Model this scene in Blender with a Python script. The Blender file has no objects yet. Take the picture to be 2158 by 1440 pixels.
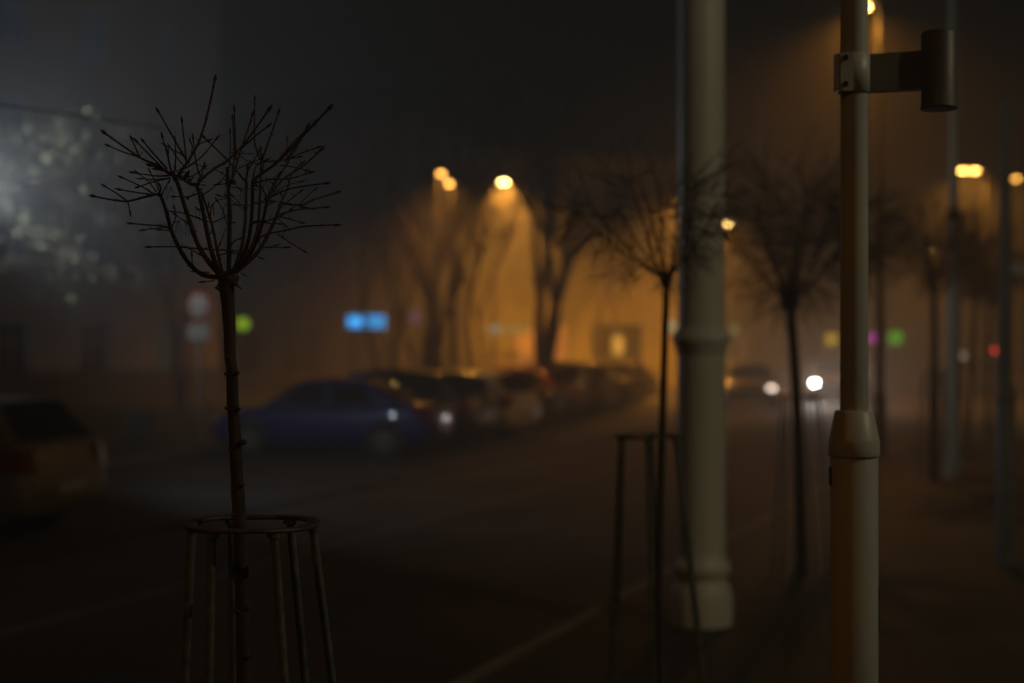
import bpy, math, random
from mathutils import Vector, Matrix
random.seed(7)
R = math.radians
sc = bpy.context.scene
COL = sc.collection
FPX = 2997.0; CAMZ = 2.12
# ------------------------------------------------------------------ camera
cd = bpy.data.cameras.new("camera"); cam = bpy.data.objects.new("camera", cd); COL.objects.link(cam)
cam.location = (0, 0, CAMZ); cam.rotation_euler = (R(90), 0, 0)
cd.sensor_width = 36; cd.lens = 50; cd.clip_start = 0.05; cd.clip_end = 2000
cd.dof.use_dof = True; cd.dof.focus_distance = 3.65; cd.dof.aperture_fstop = 1.4
sc.camera = cam
# ------------------------------------------------------------------ night sky
w = bpy.data.worlds.new("World"); sc.world = w; w.use_nodes = True
nt = w.node_tree; bg = nt.nodes["Background"]
sky = nt.nodes.new("ShaderNodeTexSky"); sky.sky_type = 'NISHITA'; sky.sun_disc = False
sky.sun_elevation = R(-6); sky.sun_rotation = R(200)
mx = nt.nodes.new("ShaderNodeMix"); mx.data_type = 'RGBA'; mx.inputs[0].default_value = 0.97
mx.inputs[7].default_value = (0.09, 0.055, 0.04, 1)
nt.links.new(sky.outputs[0], mx.inputs[6]); nt.links.new(mx.outputs[2], bg.inputs[0])
bg.inputs[1].default_value = 0.022
# ------------------------------------------------------------------ render settings
vs = sc.view_settings; vs.view_transform = 'Standard'; vs.look = 'None'; vs.exposure = 0; vs.gamma = 1
cy = sc.cycles
cy.use_denoising = True
try: cy.denoiser = 'OPENIMAGEDENOISE'
except Exception: pass
cy.max_bounces = 5; cy.diffuse_bounces = 2; cy.glossy_bounces = 3; cy.transmission_bounces = 4; cy.volume_bounces = 0
cy.sample_clamp_indirect = 2.0; cy.sample_clamp_direct = 0; cy.use_adaptive_sampling = False
cy.caustics_reflective = False; cy.caustics_refractive = False

HAZE_DENSITY = 0.013
SODIUM = (1.0, 0.385, 0.045)

# ------------------------------------------------------------------ helpers
def P(px, py, d):
    return Vector(((px - 1079) / FPX * d, d, CAMZ - (py - 720) / FPX * d))
TH = math.atan(0.408); KX = -3.627
def S(u, v, z=0.0):                       # street frame: u along the kerb, v to the right of it
    return Vector((KX + u * math.sin(TH) + v * math.cos(TH), u * math.cos(TH) - v * math.sin(TH), z))

def tag(o, label=None, cat=None, group=None, kind=None):
    if label: o["label"] = label
    if cat: o["category"] = cat
    if group: o["group"] = group
    if kind: o["kind"] = kind
    return o
def empty(name, loc, rz=0.0):
    o = bpy.data.objects.new(name, None); COL.objects.link(o); o.location = loc; o.rotation_euler = (0, 0, rz)
    o.empty_display_size = 0.1
    return o
class MB:
    def __init__(s): s.v = []; s.f = []; s.sm = []
    def add(s, vs, fs, smooth=False):
        n = len(s.v); s.v += [tuple(p) for p in vs]
        for f in fs: s.f.append([i + n for i in f]); s.sm.append(smooth)
        return s
    def box(s, a, b):
        x0, y0, z0 = a; x1, y1, z1 = b
        return s.add([(x0,y0,z0),(x1,y0,z0),(x1,y1,z0),(x0,y1,z0),(x0,y0,z1),(x1,y0,z1),(x1,y1,z1),(x0,y1,z1)],
                     [(0,3,2,1),(4,5,6,7),(0,1,5,4),(1,2,6,5),(2,3,7,6),(3,0,4,7)])
    def tube(s, pts, rad, n=8, cap=True):
        pts = [Vector(p) for p in pts]
        if not hasattr(rad, '__len__'): rad = [rad] * len(pts)
        vs = []; fs = []; ref = None
        for i, p in enumerate(pts):
            t = (pts[min(i+1, len(pts)-1)] - pts[max(i-1, 0)])
            if t.length < 1e-9: t = Vector((0,0,1))
            t.normalize()
            if ref is None:
                ref = Vector((1,0,0)) if abs(t.x) < 0.9 else Vector((0,1,0))
            a = (ref - t * ref.dot(t))
            if a.length < 1e-6: a = t.orthogonal()
            a.normalize(); b = t.cross(a); ref = a
            for k in range(n):
                q = 2*math.pi*k/n
                vs.append(p + (a*math.cos(q) + b*math.sin(q)) * rad[i])
        m = len(pts)
        for i in range(m-1):
            for k in range(n):
                k2 = (k+1) % n
                fs.append((i*n+k, i*n+k2, (i+1)*n+k2, (i+1)*n+k))
        s.add(vs, fs, True)
        if cap:
            s.add(vs[:n], [tuple(range(n))[::-1]]); s.add(vs[-n:], [tuple(range(n))])
        return s
    def lathe(s, prof, n=32, c=(0,0,0), smooth=True):     # prof: list of (r,z) bottom to top
        vs = []; fs = []
        for r, z in prof:
            for k in range(n):
                q = 2*math.pi*k/n; vs.append((c[0]+r*math.cos(q), c[1]+r*math.sin(q), c[2]+z))
        for i in range(len(prof)-1):
            for k in range(n):
                k2 = (k+1) % n
                fs.append((i*n+k, i*n+k2, (i+1)*n+k2, (i+1)*n+k))
        s.add(vs, fs, smooth)
        s.add(vs[:n], [tuple(range(n))[::-1]]); s.add(vs[-n:], [tuple(range(n))])
        return s
    def ball(s, c, r, sx=1, sy=1, sz=1, n=8, m=5):
        vs = []; fs = []
        for i in range(m+1):
            a = math.pi*i/m - math.pi/2
            for k in range(n):
                q = 2*math.pi*k/n
                vs.append((c[0]+r*sx*math.cos(a)*math.cos(q), c[1]+r*sy*math.cos(a)*math.sin(q), c[2]+r*sz*math.sin(a)))
        for i in range(m):
            for k in range(n):
                k2 = (k+1) % n; fs.append((i*n+k, i*n+k2, (i+1)*n+k2, (i+1)*n+k))
        return s.add(vs, fs, True)
    def build(s, name, mat, parent=None):
        me = bpy.data.meshes.new(name); me.from_pydata(s.v, [], s.f); me.validate()
        if len(me.polygons) == len(s.sm): me.polygons.foreach_set("use_smooth", s.sm)
        me.materials.append(mat); me.update()
        o = bpy.data.objects.new(name, me); COL.objects.link(o)
        if parent is not None: o.parent = parent
        return o
def kids(o): return list(o.children)
def copy_tree(o, parent=None):
    c = o.copy(); COL.objects.link(c); c.parent = parent
    for ch in kids(o): copy_tree(ch, c)
    return c

def mat(name, col, rough=0.7, metal=0.0, var=0.0, scale=5.0, bump=0.0, bscale=None, spec=0.5, emit=None, es=0.0, coat=0.0, col2=None, stretch=(1,1,1)):
    m = bpy.data.materials.new(name); m.use_nodes = True
    t = m.node_tree; b = t.nodes["Principled BSDF"]
    b.inputs["Base Color"].default_value = (*col, 1); b.inputs["Roughness"].default_value = rough
    b.inputs["Metallic"].default_value = metal; b.inputs["Specular IOR Level"].default_value = spec
    if coat: b.inputs["Coat Weight"].default_value = coat; b.inputs["Coat Roughness"].default_value = 0.04
    if emit:
        b.inputs["Emission Color"].default_value = (*emit, 1); b.inputs["Emission Strength"].default_value = es
    if var or col2 or bump:
        tc = t.nodes.new("ShaderNodeTexCoord"); mp = t.nodes.new("ShaderNodeMapping"); mp.inputs[3].default_value = stretch
        t.links.new(tc.outputs["Object"], mp.inputs[0])
        no = t.nodes.new("ShaderNodeTexNoise"); no.inputs["Scale"].default_value = scale; no.inputs["Detail"].default_value = 6
        t.links.new(mp.outputs[0], no.inputs[0])
        if var or col2:
            cr = t.nodes.new("ShaderNodeValToRGB")
            c2 = col2 if col2 else tuple(c*(1+var) for c in col); c1 = tuple(c*(1-var) for c in col) if not col2 else col
            cr.color_ramp.elements[0].position = 0.35; cr.color_ramp.elements[1].position = 0.68
            cr.color_ramp.elements[0].color = (*c1, 1); cr.color_ramp.elements[1].color = (*c2, 1)
            t.links.new(no.outputs[0], cr.inputs[0]); t.links.new(cr.outputs[0], b.inputs["Base Color"])
        if bump:
            n2 = t.nodes.new("ShaderNodeTexNoise"); n2.inputs["Scale"].default_value = bscale or scale*4; n2.inputs["Detail"].default_value = 8
            t.links.new(mp.outputs[0], n2.inputs[0])
            bp = t.nodes.new("ShaderNodeBump"); bp.inputs[0].default_value = 0.8; bp.inputs[1].default_value = bump
            t.links.new(n2.outputs[0], bp.inputs["Height"]); t.links.new(bp.outputs[0], b.inputs["Normal"])
    return m
def paving_mat(name, c1, c2, mortar, bw, bh, rough=0.65):
    m = bpy.data.materials.new(name); m.use_nodes = True
    t = m.node_tree; b = t.nodes["Principled BSDF"]; b.inputs["Roughness"].default_value = rough
    tc = t.nodes.new("ShaderNodeTexCoord")
    br = t.nodes.new("ShaderNodeTexBrick"); br.inputs["Scale"].default_value = 1.0
    br.inputs["Color1"].default_value = (*c1, 1); br.inputs["Color2"].default_value = (*c2, 1); br.inputs["Mortar"].default_value = (*mortar, 1)
    br.inputs["Brick Width"].default_value = bw; br.inputs["Row Height"].default_value = bh; br.inputs["Mortar Size"].default_value = 0.006
    br.inputs["Mortar Smooth"].default_value = 0.4
    t.links.new(tc.outputs["Object"], br.inputs[0])
    no = t.nodes.new("ShaderNodeTexNoise"); no.inputs["Scale"].default_value = 1.1; no.inputs["Detail"].default_value = 8
    t.links.new(tc.outputs["Object"], no.inputs[0])
    mu = t.nodes.new("ShaderNodeMix"); mu.data_type = 'RGBA'; mu.blend_type = 'MULTIPLY'; mu.inputs[0].default_value = 0.8
    rr = t.nodes.new("ShaderNodeValToRGB"); rr.color_ramp.elements[0].color = (.35,.35,.35,1); rr.color_ramp.elements[1].color = (1.2,1.15,1.1,1)
    rr.color_ramp.elements[0].position = .3; rr.color_ramp.elements[1].position = .7
    t.links.new(no.outputs[0], rr.inputs[0]); t.links.new(br.outputs[0], mu.inputs[6]); t.links.new(rr.outputs[0], mu.inputs[7])
    t.links.new(mu.outputs[2], b.inputs["Base Color"])
    bp = t.nodes.new("ShaderNodeBump"); bp.inputs[1].default_value = 0.03; bp.invert = True
    t.links.new(br.outputs["Fac"], bp.inputs["Height"]); t.links.new(bp.outputs[0], b.inputs["Normal"])
    return m

M = dict(
 asphalt=mat("asphalt", (.05,.034,.025), .72, var=.4, scale=.6, bump=.008, bscale=40, spec=.3),
 bay=mat("bay_paving", (.03,.027,.025), .85, var=.3, scale=.8, bump=.01, bscale=25),
 kerb=mat("kerb_stone", (.16,.135,.11), .7, var=.25, scale=3, bump=.004, bscale=30),
 paint=mat("road_paint", (.07,.06,.055), .6, var=.4, scale=2.5),
 grass=mat("grass", (.035,.05,.02), .95, var=.4, scale=1.5, bump=.04, bscale=20),
 earth=mat("earth", (.03,.026,.022), .95, var=.3, scale=.4),
 bark=mat("bark", (.045,.030,.022), .8, var=.4, scale=30, bump=.003, bscale=90, stretch=(1,1,.25)),
 twig=mat("twig_bark", (.038,.022,.018), .75, var=.3, scale=40, bump=.001, bscale=120),
 steel=mat("galvanised_steel", (.17,.19,.175), .42, .55, var=.35, scale=25, bump=.001, bscale=60),
 ring=mat("rusty_steel_ring", (.085,.066,.06), .55, .4, var=.4, scale=18, bump=.001, bscale=50),
 mast=mat("cream_mast_paint", (.70,.67,.57), .45, 0, var=.10, scale=2.0, bump=.002, bscale=18, stretch=(1,1,.2)),
 pole=mat("grey_pole_paint", (.48,.48,.45), .42, 0, var=.18, scale=5, bump=.0008, bscale=70, stretch=(1,1,.3)),
 dark=mat("dark_metal", (.03,.03,.03), .5, .3, var=.3, scale=8),
 farpost=mat("darker_post_paint", (.16,.155,.14), .5, 0, var=.2, scale=5),  # darker tone of the grey pole paint, for the far post
 housing=mat("dark_housing_paint", (.07,.065,.06), .5, 0, var=.15, scale=6),
 armp=mat("arm_paint", (.13,.125,.11), .5, 0, var=.15, scale=6),
 screw=mat("screw_metal", (.03,.027,.025), .5, .8, var=.2, scale=30),
 lamppost=mat("dark_green_lamppost", (.035,.033,.03), .6, 0, var=.15, scale=4),
 lampbody=mat("lamp_housing", (.12,.12,.12), .5, .2, var=.2, scale=6),
 tyre=mat("tyre_rubber", (.02,.02,.02), .85, var=.2, scale=10),
 rim=mat("alloy_rim", (.2,.19,.18), .35, .8, var=.1, scale=8),
 glass=mat("car_glass", (.006,.006,.008), .08, 0, var=.2, scale=3, spec=.6),
 wglass=mat("window_glass", (.02,.025,.03), .12, 0, var=.3, scale=2, spec=.6),
 redlens=mat("red_lens", (.16,.008,.006), .15, 0, var=.15, scale=20, coat=.6),
 clearlens=mat("clear_lens", (.6,.6,.62), .1, 0, var=.1, scale=20, coat=.8),
 plate=mat("plate_white", (.42,.38,.32), .4, var=.08, scale=20),
 plastic=mat("black_plastic", (.02,.02,.02), .6, var=.2, scale=10),
 frame=mat("window_frame", (.45,.44,.42), .6, var=.1, scale=6),
 wallA=mat("grey_plaster", (.30,.255,.24), .9, var=.15, scale=.6, bump=.01, bscale=12),
 wallB=mat("mauve_plaster", (.13,.11,.12), .9, var=.18, scale=.5, bump=.01, bscale=12),
 wallC=mat("ochre_plaster", (.50,.42,.16), .9, var=.18, scale=.4, bump=.01, bscale=12),
 wallD=mat("brown_plaster", (.25,.18,.12), .9, var=.18, scale=.5, bump=.01, bscale=12),
 plinth=mat("dark_plinth", (.07,.065,.065), .8, var=.2, scale=2, bump=.01, bscale=14),
 roof=mat("roof_tile", (.07,.045,.04), .8, var=.2, scale=3),
 curtain=mat("curtain_blue", (.14,.30,.46), .9, var=.3, scale=6, stretch=(6,6,.3)),
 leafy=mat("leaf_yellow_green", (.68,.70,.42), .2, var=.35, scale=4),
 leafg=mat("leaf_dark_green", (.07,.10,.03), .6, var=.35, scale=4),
 cable=mat("cable_rubber", (.03,.03,.03), .6, var=.2, scale=10),
)
M['pave'] = paving_mat("paving_setts", (.05,.042,.034), (.036,.03,.026), (.012,.010,.009), .20, .10)
M['pave2'] = paving_mat("paving_slabs", (.06,.05,.042), (.05,.043,.036), (.018,.015,.012), .5, .25)
def lit(name, col, s): return mat(name, tuple(min(1,c) for c in col), .5, emit=col, es=s)
def paintmat(name, col, rough=.3): return mat(name, col, .45, 0.1, var=.06, scale=3, coat=.9)

# ------------------------------------------------------------------ the setting (street frame: local x = v, local y = u)
def sheet(name, v0, v1, u0, u1, z, m, kind='structure', thick=0.0):
    mb = MB()
    if thick:
        mb.box((v0, u0, z-thick), (v1, u1, z))
    else:
        mb.add([(v0,u0,z),(v1,u0,z),(v1,u1,z),(v0,u1,z)], [(0,1,2,3)])
    o = mb.build(name, m); o.location = (KX, 0, 0); o.rotation_euler = (0, 0, -TH); o["kind"] = kind
    return o
sheet("ground", -400, 400, -60, 700, -0.03, M['earth'])
sheet("road", -6.3, -0.16, -40, 320, 0.0, M['asphalt'])
sheet("parking_strip", -12.0, -6.55, -40, 110, 0.004, M['bay'], thick=0.03)
sheet("pavement", 0.0, 3.35, -20, 320, 0.12, M['pave'], thick=0.15)
sheet("pavement_band", 3.36, 3.95, -20, 320, 0.124, M['pave2'], thick=0.154)
sheet("pavement", 3.96, 12, -20, 320, 0.12, M['pave'], thick=0.15)
# kerb stones, one long line of chamfered blocks
mb = MB()
for k in range(-20, 160):
    u0 = k*1.0 + .004; u1 = u0 + .992; j = random.uniform(-.004, .004)
    mb.add([(-.15+j,u0,-.02),(-.01,u0,-.02),(-.01,u0,.125),(-.12+j,u0,.125),(-.15+j,u0,.095),
            (-.15+j,u1,-.02),(-.01,u1,-.02),(-.01,u1,.125),(-.12+j,u1,.125),(-.15+j,u1,.095)],
           [(0,4,3,2,1),(5,6,7,8,9),(0,5,9,4),(4,9,8,3),(3,8,7,2),(2,7,6,1)])
o = mb.build("kerb", M['kerb']); o.location = (KX,0,0); o.rotation_euler = (0,0,-TH); o["kind"] = "structure"
sheet("kerb", -6.54, -6.31, -40, 110, 0.03, M['bay'], thick=0.06)
sheet("kerb", -12.2, -12.01, -40, 110, 0.11, M['kerb'], thick=0.13)
sheet("lawn", -38, -12.21, -40, 50, 0.09, M['grass'], thick=0.11)
sheet("path", -19.5, -17.3, -40, 49.9, 0.10, M['bay'], thick=0.05)
sheet("far_pavement", -38, -12.21, 50.02, 110, 0.10, M['pave2'], thick=0.11)
mb = MB()
mb.add([(-4.05,-20,.004),(-3.87,-20,.004),(-3.87,200,.004),(-4.05,200,.004)], [(0,1,2,3)])
o = mb.build("road_marking", M['paint']); o.location = (KX,0,0); o.rotation_euler = (0,0,-TH); o["kind"] = "structure"
mb = MB()
for k in range(0, 34):
    u = 6 + k*2.62; mb.add([(-11.8,u,.0085),(-6.6,u,.0085),(-6.6,u+.1,.0085),(-11.8,u+.1,.0085)], [(0,1,2,3)])
o = mb.build("bay_marking", M['paint']); o.location = (KX,0,0); o.rotation_euler = (0,0,-TH); o["kind"] = "structure"

# ------------------------------------------------------------------ buildings
def building(name, p0, p1, H, floors, bay, wall, label, depth=12, ww=1.2, wh=1.7, ground=3.6, shop=None, seed=0, cur=0.0, plinth=.9, group=None):
    rnd = random.Random(seed)
    a = Vector((p0[0], p0[1], 0)); b = Vector((p1[0], p1[1], 0)); L = (b-a).length
    ang = math.atan2(b.y-a.y, b.x-a.x)
    root = empty(name, (a.x, a.y, 0), ang)
    tag(root, label, "building", group)
    nb = max(1, int(L//bay)); off = (L - nb*bay)/2
    fh = (H - ground)/max(1, floors-1)
    rows = []
    for f in range(floors):
        z0 = 0 if f == 0 else ground + (f-1)*fh; z1 = ground if f == 0 else z0 + fh
        if f == 0 and shop: rows.append((z0, z1, .5, 2.9, bay*.72, True))
        else: rows.append((z0, z1, z0+.95, z0+.95+wh, ww, False))
    mb = MB()
    def quad(x0,x1,z0,z1,y=0): 
        if x1-x0 > 1e-4 and z1-z0 > 1e-4: mb.add([(x0,y,z0),(x1,y,z0),(x1,y,z1),(x0,y,z1)], [(0,1,2,3)])
    holes = []
    for z0,z1,wz0,wz1,wd,sh in rows:
        quad(0, L, z0, wz0); quad(0, L, wz1, z1)
        x = 0
        for k in range(nb):
            cx = off + (k+.5)*bay; h0 = cx-wd/2; h1 = cx+wd/2
            quad(x, h0, wz0, wz1); x = h1; holes.append((h0,h1,wz0,wz1,sh))
            d = .22
            mb.add([(h0,0,wz0),(h0,d,wz0),(h0,d,wz1),(h0,0,wz1)], [(0,1,2,3)]); mb.add([(h1,0,wz0),(h1,d,wz0),(h1,d,wz1),(h1,0,wz1)], [(3,2,1,0)])
            mb.add([(h0,0,wz0),(h1,0,wz0),(h1,d,wz0),(h0,d,wz0)], [(0,1,2,3)]); mb.add([(h0,0,wz1),(h1,0,wz1),(h1,d,wz1),(h0,d,wz1)], [(3,2,1,0)])
        quad(x, L, wz0, wz1)
    mb.add([(0,0,0),(0,depth,0),(0,depth,H),(0,0,H),(L,0,0),(L,depth,0),(L,depth,H),(L,0,H)], [(0,1,2,3),(4,7,6,5),(1,5,6,2)])
    mb.build("wall", wall, root)
    MB().box((-.25,-.3,H), (L+.25,depth+.2,H+.28)).build("cornice", M['plinth'], root)
    r = MB(); r.add([(-.2,-.25,H+.285),(L+.2,-.25,H+.285),(L+.2,depth+.15,H+.285),(-.2,depth+.15,H+.285),(-.2,depth/2,H+3),(L+.2,depth/2,H+3)], [(0,1,5,4),(2,3,4,5),(1,2,5),(3,0,4),(0,3,2,1)])
    r.build("roof", M['roof'], root)
    if not shop:
        MB().box((-.05,-.06,0), (L+.05,-.003,plinth)).build("plinth", M['plinth'], root)
    protos = {}
    holes.sort(key=lambda h: 0 if h[4] else 1)
    for (h0,h1,z0,z1,sh) in holes[:98]:
        wd = h1-h0; hh = z1-z0; lights = sh and shop and rnd.random() < shop
        key = (round(wd,3), round(hh,3), bool(lights), rnd.random() < cur)
        if key not in protos:
            f = MB(); t = .07
            f.box((-wd/2,.12,0),(-wd/2+t,.20,hh)); f.box((wd/2-t,.12,0),(wd/2,.20,hh))
            f.box((-wd/2+t,.12,0),(wd/2-t,.20,t)); f.box((-wd/2+t,.12,hh-t),(wd/2-t,.20,hh))
            f.box((-.03,.12,t),(.03,.20,hh-t))
            if not sh: f.box((-wd/2+t,.125,hh*.68),(-.03,.195,hh*.68+.05)); f.box((.03,.125,hh*.68),(wd/2-t,.195,hh*.68+.05))
            fo = f.build("window", M['frame'], root)
            g = MB().add([(-wd/2+t,.17,t),(wd/2-t,.17,t),(wd/2-t,.17,hh-t),(-wd/2+t,.17,hh-t)], [(0,1,2,3)])
            g.build("pane", SHOPLIT if lights else (M['curtain'] if key[3] else M['wglass']), fo)
            protos[key] = fo; fo.location = ((h0+h1)/2, 0, z0)
        else:
            c = copy_tree(protos[key], root); c.location = ((h0+h1)/2, 0, z0)
    return root
SHOPLIT = lit("lit_shop_window", (1.0,.60,.18), .10)

def on(px, d): return ((px-1079)/FPX*d, d)
A0 = on(-330, 38); A1 = on(462, 49.5)
building("apartment_building", A0, A1, 19.5, 6, 3.05, M['wallA'], "tall grey plaster apartment block behind the floodlit tree, blueish windows high up", depth=11, ww=1.05, wh=1.75, seed=1, cur=.75, plinth=1.2)
building("apartment_building", on(430, 66), on(985, 62), 11.6, 3, 3.2, M['wallB'], "mauve plaster block with the bright blue shop sign on its front", depth=12, shop=.0001, seed=2)
building("apartment_building", on(992, 62), on(1450, 63), 10.2, 3, 3.3, M['wallC'], "ochre plaster building lit orange behind the two forked trees", depth=12, shop=.3, seed=3)
building("apartment_building", S(80,-24)[:2], S(112,-20)[:2], 14, 4, 3.4, M['wallD'], "brown corner building fading into fog behind the white mast", depth=12, shop=.3, seed=4)
building("apartment_building", S(113,-19.5)[:2], S(150,-15)[:2], 15, 4, 3.6, M['wallC'], "farthest block down the street, behind the yellow and green round signs", depth=12, shop=.2, seed=5)

# ------------------------------------------------------------------ lamps
LENS = lit("sodium_lens", (1.0,.50,.10), 45)
LENS_B = lit("sodium_lens_bright", (1.0,.66,.20), 110)
LENS_D = lit("sodium_lens_dim", (1.0,.45,.08), 14)
LENS_W = lit("floodlight_lens", (.80,.92,1.0), 40)
def spot(name, loc, power, col, size=165, blend=.7, rot=(0,0,0), radius=.12, parent=None):
    ld = bpy.data.lights.new(name, 'SPOT'); ld.energy = power; ld.color = col; ld.spot_size = R(size); ld.spot_blend = blend; ld.shadow_soft_size = radius
    o = bpy.data.objects.new(name, ld); COL.objects.link(o); o.location = loc; o.rotation_euler = rot
    if parent is not None: o.parent = parent
    return o
def street_lamp(x, y, H, heads, power, label, lens=LENS, r=.075, azim=math.pi, base=.12, group="street lamps", size=158, blend=1.0, lr=.10):
    root = empty("street_lamp", (x, y, base), azim)     # arm reaches along local +x
    tag(root, label, "street lamp", group)
    h = H - base
    p = MB(); p.lathe([(r*1.9,0),(r*1.9,.05),(r*1.5,.09),(r*1.5,1.0),(r*1.05,1.12),(r,1.2),(r*.75,h)], 20)
    p.build("pole", M['lamppost'], root)
    arm = MB(); L = max(heads) + .05
    arm.tube([(0,0,h-.02),(.05,0,h+.08),(L*.5,0,h+.14),(L,0,h+.15)], [.045,.04,.035,.03], 10)
    arm.build("arm", M['lampbody'], root)
    for hx in heads:
        hd = MB(); hd.lathe([(.19,0),(.215,.05),(.16,.13),(.06,.19)], 20, c=(hx,0,h-.02)); 
        head = hd.build("lamp_head", M['lampbody'], root)
        ln = MB(); ln.lathe([(.04,-.07),(.10,-.055),(lr,-.02),(lr,-.003)], 20, c=(hx,0,h-.02)); ln.build("lens", lens, head)
        spot("lamp_light", (hx+.10,0,h-.13), power/len(heads), SODIUM, size, blend, parent=root)
    return root
street_lamp(*(P(1854,8,24.8)[:2]), 8.0, [.28], 640, "orange street lamp on the kerb, its head cut by the top of the picture")
street_lamp(*(P(2077,360,49)[:2]), 8.05, [.36,.78], 1900, "orange street lamp with twin heads on one arm, far along the right kerb")
street_lamp(*(P(1972,517,86)[:2]), 7.95, [.3], 1500, "small orange street lamp farthest down the street, left of the slender mast", lens=LENS_B)
street_lamp(*(P(1548,470,70)[:2]), 8.0, [.38], 2000, "orange street lamp peeping out right beside the thick cream mast", lens=LENS_B)
street_lamp(*(P(1040,382,53)[:2]), 8.1, [.38], 9500, "brightest yellow street lamp between the two forked trees", lens=LENS_B, azim=0, lr=.15)
street_lamp(*(P(921,368,36.4)[:2]), 6.46, [.10], 330, "upper of the two dim ringed lamps at the top of the left forked tree", azim=0, lens=LENS_D, lr=.08)
street_lamp(*(P(957,390,35.6)[:2]), 6.12, [.12], 300, "lower of the two dim ringed lamps at the top of the left forked tree", azim=math.pi, lens=LENS_D, lr=.07)
street_lamp(*(P(1340,420,75)[:2]), 9.6, [.3], 1500, "street lamp hidden behind the crown left of the thick mast", azim=0) if False else None
street_lamp(*(P(1472,395,56)[:2]), 8.0, [.38], 5000, "street lamp behind the thick cream mast, lighting the ochre wall", azim=math.pi)
street_lamp(*(P(2168,380,47)[:2]), 7.55, [.42], 350, "dim amber lamp at the right edge above the sleeved post", lens=LENS_D, lr=.08)
# outside the picture: the kerb lamp behind the camera and the lamp on the building side
street_lamp(*S(-2.2,.05)[:2], 8.0, [.4], 290, "street lamp on the kerb behind the photographer")
l = street_lamp(8.3, 2.2, 8.0, [.3], 400, "pale street lamp on the building side of the pavement", azim=math.pi)
for c in l.children:
    if c.type == 'LIGHT': c.data.color = (1.0,.88,.56); c.data.spot_size = R(178); c.data.spot_blend = .15
# white floodlight just outside the left edge
fp = P(-110, 425, 17.6)
fl = empty("floodlight", (fp.x, fp.y+.02, .09)); tag(fl, "white floodlight on a post beside the leafy tree at far left", "floodlight")
hz = fp.z - .09
MB().lathe([(.09,0),(.09,.05),(.05,.08),(.04,hz)], 16).build("pole", M['lampbody'], fl)
MB().box((-.16,-.10,hz), (.16,.04,hz+.24)).build("housing", M['lampbody'], fl)
MB().box((.165,-.09,hz+.03), (.175,.03,hz+.21)).build("lens", LENS_W, fl)
spot("floodlight_light", (.27,.02,hz+.12), 310, (.78,.89,1.0), 178, .35, rot=(0,R(-112),R(32)), radius=.12, parent=fl)
fb = spot("floodlight_light", (.27,.06,hz+.14), 1700, (.78,.89,1.0), 84, 1.0, radius=.12, parent=fl)  # second beam, added to brighten the apartment block's upper front
fb.rotation_euler = Vector((-5.2,25.5,6.6)).to_track_quat('-Z','Y').to_euler()

# ------------------------------------------------------------------ trees along the pavement
def smooth_poly(pts, k=3):
    out = []
    n = len(pts)
    for i in range(n-1):
        p0 = pts[max(i-1,0)]; p1 = pts[i]; p2 = pts[i+1]; p3 = pts[min(i+2,n-1)]
        for j in range(k):
            t = j/k
            out.append(.5*((2*p1)+(p2-p0)*t+(2*p0-5*p1+4*p2-p3)*t*t+(3*p1-p0-3*p2+p3)*t**3))
    out.append(pts[-1]); return out
D1 = 3.65
def T(X, Y, dz=0.0): return P(150+X/2.88, 130+Y/2.88, D1+dz)
root = empty("ball_tree", (P(513,1440,D1).x+.02, D1, .12)); base1 = root.location.copy()
tag(root, "bare pruned young tree in sharp focus, knobbly stem inside the nearest tree guard", "tree", "young trees along the pavement")
# stem
tk = [(524,2300,17),(516,1800,16),(513,1440,15),(511,1290,14.5),(508,1180,15),(505,1100,14.5),(499,1000,13.5),(496,930,13),(491,860,12.5),(489,785,12),(485,750,12),(484,700,12.5),(481,650,14),(479,620,15.5),(478,600,17),(480,588,19)]
mb = MB(); pts = [P(a,b,D1)-base1 for a,b,c in tk]; rad = [c/FPX*D1 for a,b,c in tk]
pp = smooth_poly(pts, 6); rr = []
for i in range(len(pts)-1):
    for j in range(6): rr.append(rad[i]+(rad[i+1]-rad[i])*j/6)
rr.append(rad[-1]); rr = [r*random.uniform(.95,1.06) for r in rr]
mb.tube(pp, rr, 14)
for (a,b,s,sd) in [(478,752,5,-1),(500,786,5,1),(477,788,5,-1),(502,862,5,1),(478,860,5,-1),(512,932,8,1),(486,948,5,-1),(508,1022,8,0),(492,1085,6,-1),(510,1198,9,0),(500,1288,7,-1),(522,1282,6,1),(519,1382,10,0),(466,602,7,-1),(494,598,7,1),(470,588,9,-1)]:
    mb.ball(P(a,b,D1-.012)-base1, s/FPX*D1, 1.1, 1.0, .8)
for (a,b,c_,d_) in [(470,604,458,598),(463,612,452,606),(494,598,509,609),(472,622,464,612)]:
    mb.tube([P(a,b,D1-.01)-base1, P(c_,d_,D1-.015)-base1], [.003,.002], 6)
mb.ball(P(480,590,D1)-base1, 19/FPX*D1, 1.1,1.0,1.0, 12, 8); mb.ball(P(476,583,D1)-base1, 16/FPX*D1, 1.5,1.1,.7, 12, 8); mb.ball(P(490,586,D1)-base1, 13/FPX*D1, 1.1,1.1,.9, 10, 6)
mb.build("trunk", M['bark'], root)
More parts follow.
